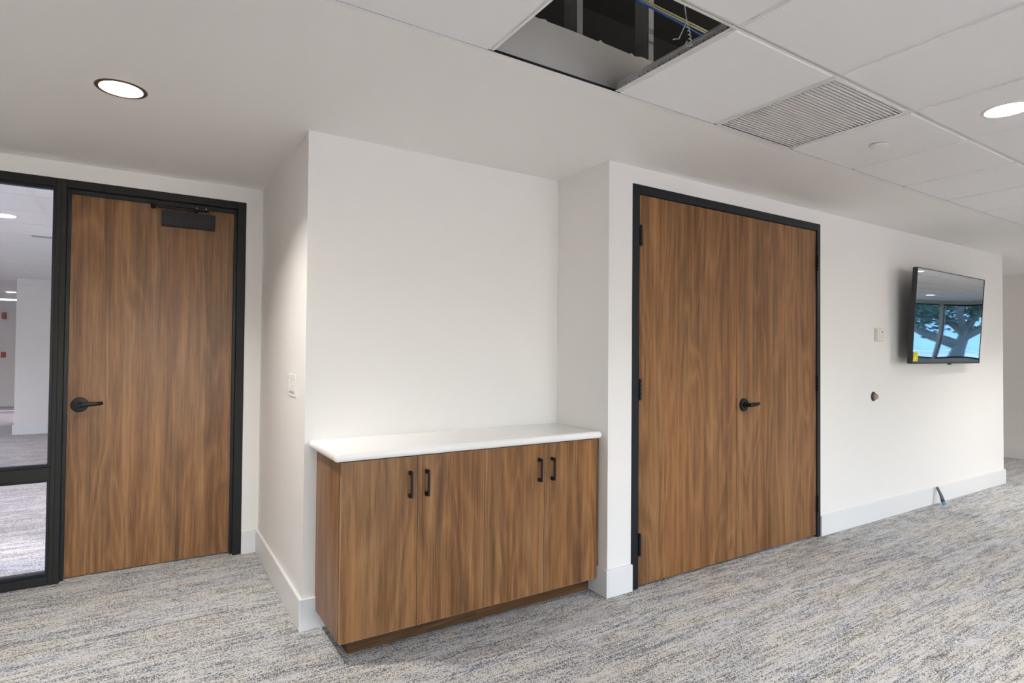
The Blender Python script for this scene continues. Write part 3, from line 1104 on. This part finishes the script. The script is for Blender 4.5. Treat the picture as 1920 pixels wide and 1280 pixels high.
# ------------------------------------------------------------------ switch, thermostat, door stop
sw = thing('light_switch', 'white triple light switch plate on the narrow side wall', 'light switch', (XL, .760, 1.166))
obj('plate', MB().box(-.0055, 0, -.083, .083, -.0585, .0585), WHITEP, sw, bevel=.003)
for k in (-1, 0, 1):
    yk = k * .046
    obj('switch_bezel', MB().box(-.0062, -.005, yk - .0172, yk + .0172, -.034, .034), GREYP, sw)
    rk = MB().prism([(-.0062, -.0325), (-.0062, .0325), (-.0085, .0325), (-.0105, -.030), (-.0105, -.0325)], 'y', yk - .0155, yk + .0155)
    rk.v = [(x, y, z) for (x, y, z) in rk.v]
    obj('rocker', rk, WHITEP, sw, bevel=.0006)

th = thing('thermostat', 'small square white wall thermostat left of the television', 'thermostat', (2.945, 0, 1.518))
obj('back_plate', MB().box(-.058, .058, -.006, 0, -.0585, .0585), CREAM, th, bevel=.002)
obj('body', MB().box(-.054, .054, -.026, -.006, -.050, .050), CREAM, th, bevel=.004)
obj('face_panel', MB().box(-.006, .046, -.0275, -.026, -.034, .040), WHITEP, th, bevel=.0006)
obj('display', MB().box(.008, .032, -.0285, -.0275, .014, .032), GREYP, th)
for (x, z) in ((.010, -.002), (.030, -.002), (.010, -.018), (.030, -.018)):
    obj('button', MB().box(x - .005, x + .005, -.0285, -.0275, z - .004, z + .004), GREYP, th)

ds = thing('door_stop_bumper', 'small round wall door stop with tan rubber tip below the thermostat', 'door stop', (2.872, 0, 1.012))
obj('base', MB().lathe([(.037, 0), (.037, -.004), (.032, -.011), (.026, -.013)], 'y', n=32, cap1=True), DARKP, ds, smooth=True)
obj('base_ring', MB().lathe([(.039, 0), (.039, -.0035), (.036, -.0045)], 'y', n=32), DARKP, ds, smooth=True)
obj('rubber_tip', MB().lathe([(.024, -.012), (.023, -.024), (.018, -.034), (.008, -.038)], 'y', n=32, cap1=True), TAN, ds, smooth=True)

# ------------------------------------------------------------------ television
TVW, TVH = 1.4344, .8068
tv = thing('television', 'large flat black television tilted forward on the right part of the white wall', 'television', (3.9394, -.140, 1.6832), (.0590, 0, .0194))
# local frame: x right, y into the wall, z up; front face at y = 0
sx, sz, nxg, nzg = TVW / 2 - .006, TVH / 2 - .006, 36, 24
sm = MB()
for j in range(nzg + 1):
    for i in range(nxg + 1):
        u, v = i / nxg, j / nzg
        # protective film lies slightly wavy
        wv = .00085 * math.sin(u * 5.2 + .6) * math.sin(v * 3.14) + .0005 * math.sin(v * 9.0 + u * 2.0)
        sm.v.append((-sx + 2 * sx * u, -.0012 + wv, -sz + 2 * sz * v))
for j in range(nzg):
    for i in range(nxg):
        a = j * (nxg + 1) + i
        sm.f.append((a, a + 1, a + nxg + 2, a + nxg + 1)); sm.m.append(0)
o = obj('screen', sm, SCREEN, tv, smooth=True)
f = MB()
a, c = TVW / 2, TVH / 2
for (x0, x1, z0, z1) in ((-a, -a + .007, -c, c), (a - .007, a, -c, c), (-a + .007, a - .007, c - .007, c), (-a + .007, a - .007, -c, -c + .012)):
    f.box(x0, x1, -.005, .030, z0, z1)
obj('bezel', f, DARKP, tv, bevel=.0015)
f = MB().box(-a + .002, a - .002, .030, .034, -c + .002, c - .002)
f.prism([(-a + .004, .034), (-a + .09, .062), (a - .09, .062), (a - .004, .034)], 'z', -c + .004, c - .22)
obj('back_housing', f, DARKP, tv)
mt = MB().box(-.22, .22, .062, .078, -.12, .12).box(-.18, -.14, .066, .120, -.18, .18).box(.14, .18, .066, .120, -.18, .18)
obj('wall_mount', mt, BLACK, tv)
st_ = MB().box(-a + .020, -a + .105, -.0042, -.003, -c + .022, -c + .098, 0)
for (x, z, ww, hh) in ((.030, .082, .010, .006), (.048, .070, .014, .007), (.034, .062, .008, .005), (.078, .030, .018, .007), (.060, .084, .016, .005)):
    st_.box(-a + x, -a + x + ww, -.0046, -.0042, -c + z, -c + z + hh, 1)
obj('sticker', st_, [YELL, DARKP], tv)['label'] = 'yellow sticker on the lower left corner of the screen'
obj('sensor', MB().box(.02, .075, -.004, .01, -c - .012, -c), DARKP, tv, bevel=.003)

# ------------------------------------------------------------------ tool leaning on the baseboard
A = Vector((3.925, -.094, .008)); Bp = Vector((3.935, -.032, .158))
ht = thing('hand_tool', 'slim black and grey hand tool with blue tip leaning against the white baseboard', 'tool', tuple(A))
dv = Bp - A
Lt = dv.length


def along(t, off=0.0):
    n = Vector((-.35, -dv.z, dv.y)); n.x = 0; n.normalize()
    return tuple(dv * t + n * off)


obj('grip', MB().tube([along(t, o_) for t, o_ in ((.30, .001), (.45, .003), (.62, .003), (.80, .000), (.95, -.002), (1.0, -.002))], .01, 12,
                      radii=[.0185, .0175, .0150, .0135, .0140, .0095], flat=.75), TOOLG, ht, smooth=True)
obj('body', MB().tube([along(t, o_) for t, o_ in ((.10, -.001), (.20, 0), (.31, .001))], .01, 12, radii=[.0190, .0205, .0190], flat=.75), DARKP, ht, smooth=True)
obj('tip', MB().tube([along(t) for t in (0.0, .05, .16, .22)], .01, 12, radii=[.0090, .0185, .0210, .0190], flat=.75), BLUEP, ht, smooth=True)

# crumbs of white paper on the carpet
for (x, y, a_, lb) in ((2.181, -1.064, .4, 'tiny white paper scrap on the carpet, nearest the right edge of the picture'),
                       (1.077, -1.237, 1.2, 'tiny white paper scrap on the carpet, closest to the camera of three'),
                       (2.101, -.919, 2.0, 'tiny white paper scrap on the carpet, farthest from the camera of three')):
    tag(obj('paper_scrap', MB().prism([(-.008, -.004), (.003, -.006), (.008, .002), (-.002, .006)], 'z', 0, .0022), WHITEP, loc=(x, y, 0), rot=(0, 0, a_)), lb, 'scrap')

# ------------------------------------------------------------------ outside, seen mirrored in the television
struct('ground', MB().box(-30, 90, -60, 40, -.30, -.12), PAVING, 'pale paved ground outside the windows', 'ground')
struct('road', MB().box(22, 44, -60, 40, -.12, -.10), ROAD, 'grey road outside the windows', 'road')


def tree(x, y, label, seed, s=1.0):
    q = random.Random(seed)
    t = thing('tree', label, 'tree', (x, y, -.12))
    m = MB()
    m.tube([(0, 0, 0), (.05, .05, .8 * s), (.0, .25, 1.6 * s), (.1, .6, 2.4 * s)], .3, 10, radii=[.34, .26, .22, .16])
    tips = []
    limbs = [((0, .0, .9), (-.2, -.9, 1.25), (-.1, -1.9, 1.75), (.2, -3.2, 2.2)), ((0, .1, 1.5), (.1, -.6, 2.1), (.3, -1.3, 3.0)), ((0, .1, 1.2), (0, .9, 1.8), (.2, 2.0, 2.6)), ((0, .2, 1.6), (.9, .4, 2.4), (1.8, .6, 3.2)), ((0, .2, 1.6), (-.9, .2, 2.4), (-1.6, .6, 3.0))]
    for p in limbs:
        p = [tuple(c * s for c in q_) for q_ in p]
        m.tube(p, .1, 8, radii=[.20, .16, .12, .07][:len(p)])
        tips += [(a_[0], a_[1], a_[2] + .75 * s) for a_ in p[1:]]
    for k in range(8):
        a = q.uniform(0, 6.28); L = q.uniform(.8, 3.0) * s
        tips.append((math.cos(a) * L, math.sin(a) * L, q.uniform(2.4, 3.6) * s))
    obj('trunk', m, BARK, t, smooth=True)
    lf = MB()
    for c in tips:
        for k in range(420):
            d = Vector((q.gauss(0, .55), q.gauss(0, .55), q.gauss(.1, .30))) * s
            p = Vector(c) + d
            e1 = Vector((q.uniform(-1, 1), q.uniform(-1, 1), q.uniform(-1, 1))).normalized() * .11
            e2 = e1.cross(Vector((q.uniform(-1, 1), q.uniform(-1, 1), q.uniform(-1, 1)))).normalized() * .06
            lf.quad([p - e1, p + e2, p + e1, p - e2])
    obj('leaves', lf, LEAF, t)['kind'] = 'stuff'


tree(26.0, -7.3, 'broad leafy tree outside the end windows, mirrored in the television, nearer one', 3)
tree(38.0, -16.0, 'broad leafy tree outside the end windows, mirrored in the television, farther one', 5, 1.2)
bd = thing('building', 'pale low building across the road, mirrored in the television', 'building', (46, -14, -.12))
obj('wall', MB().box(0, 8, -16, 16, 0, 5), STUCCO, bd)
obj('roof', MB().box(-.3, 8.3, -16.3, 16.3, 5, 5.3), STUCCO, bd)
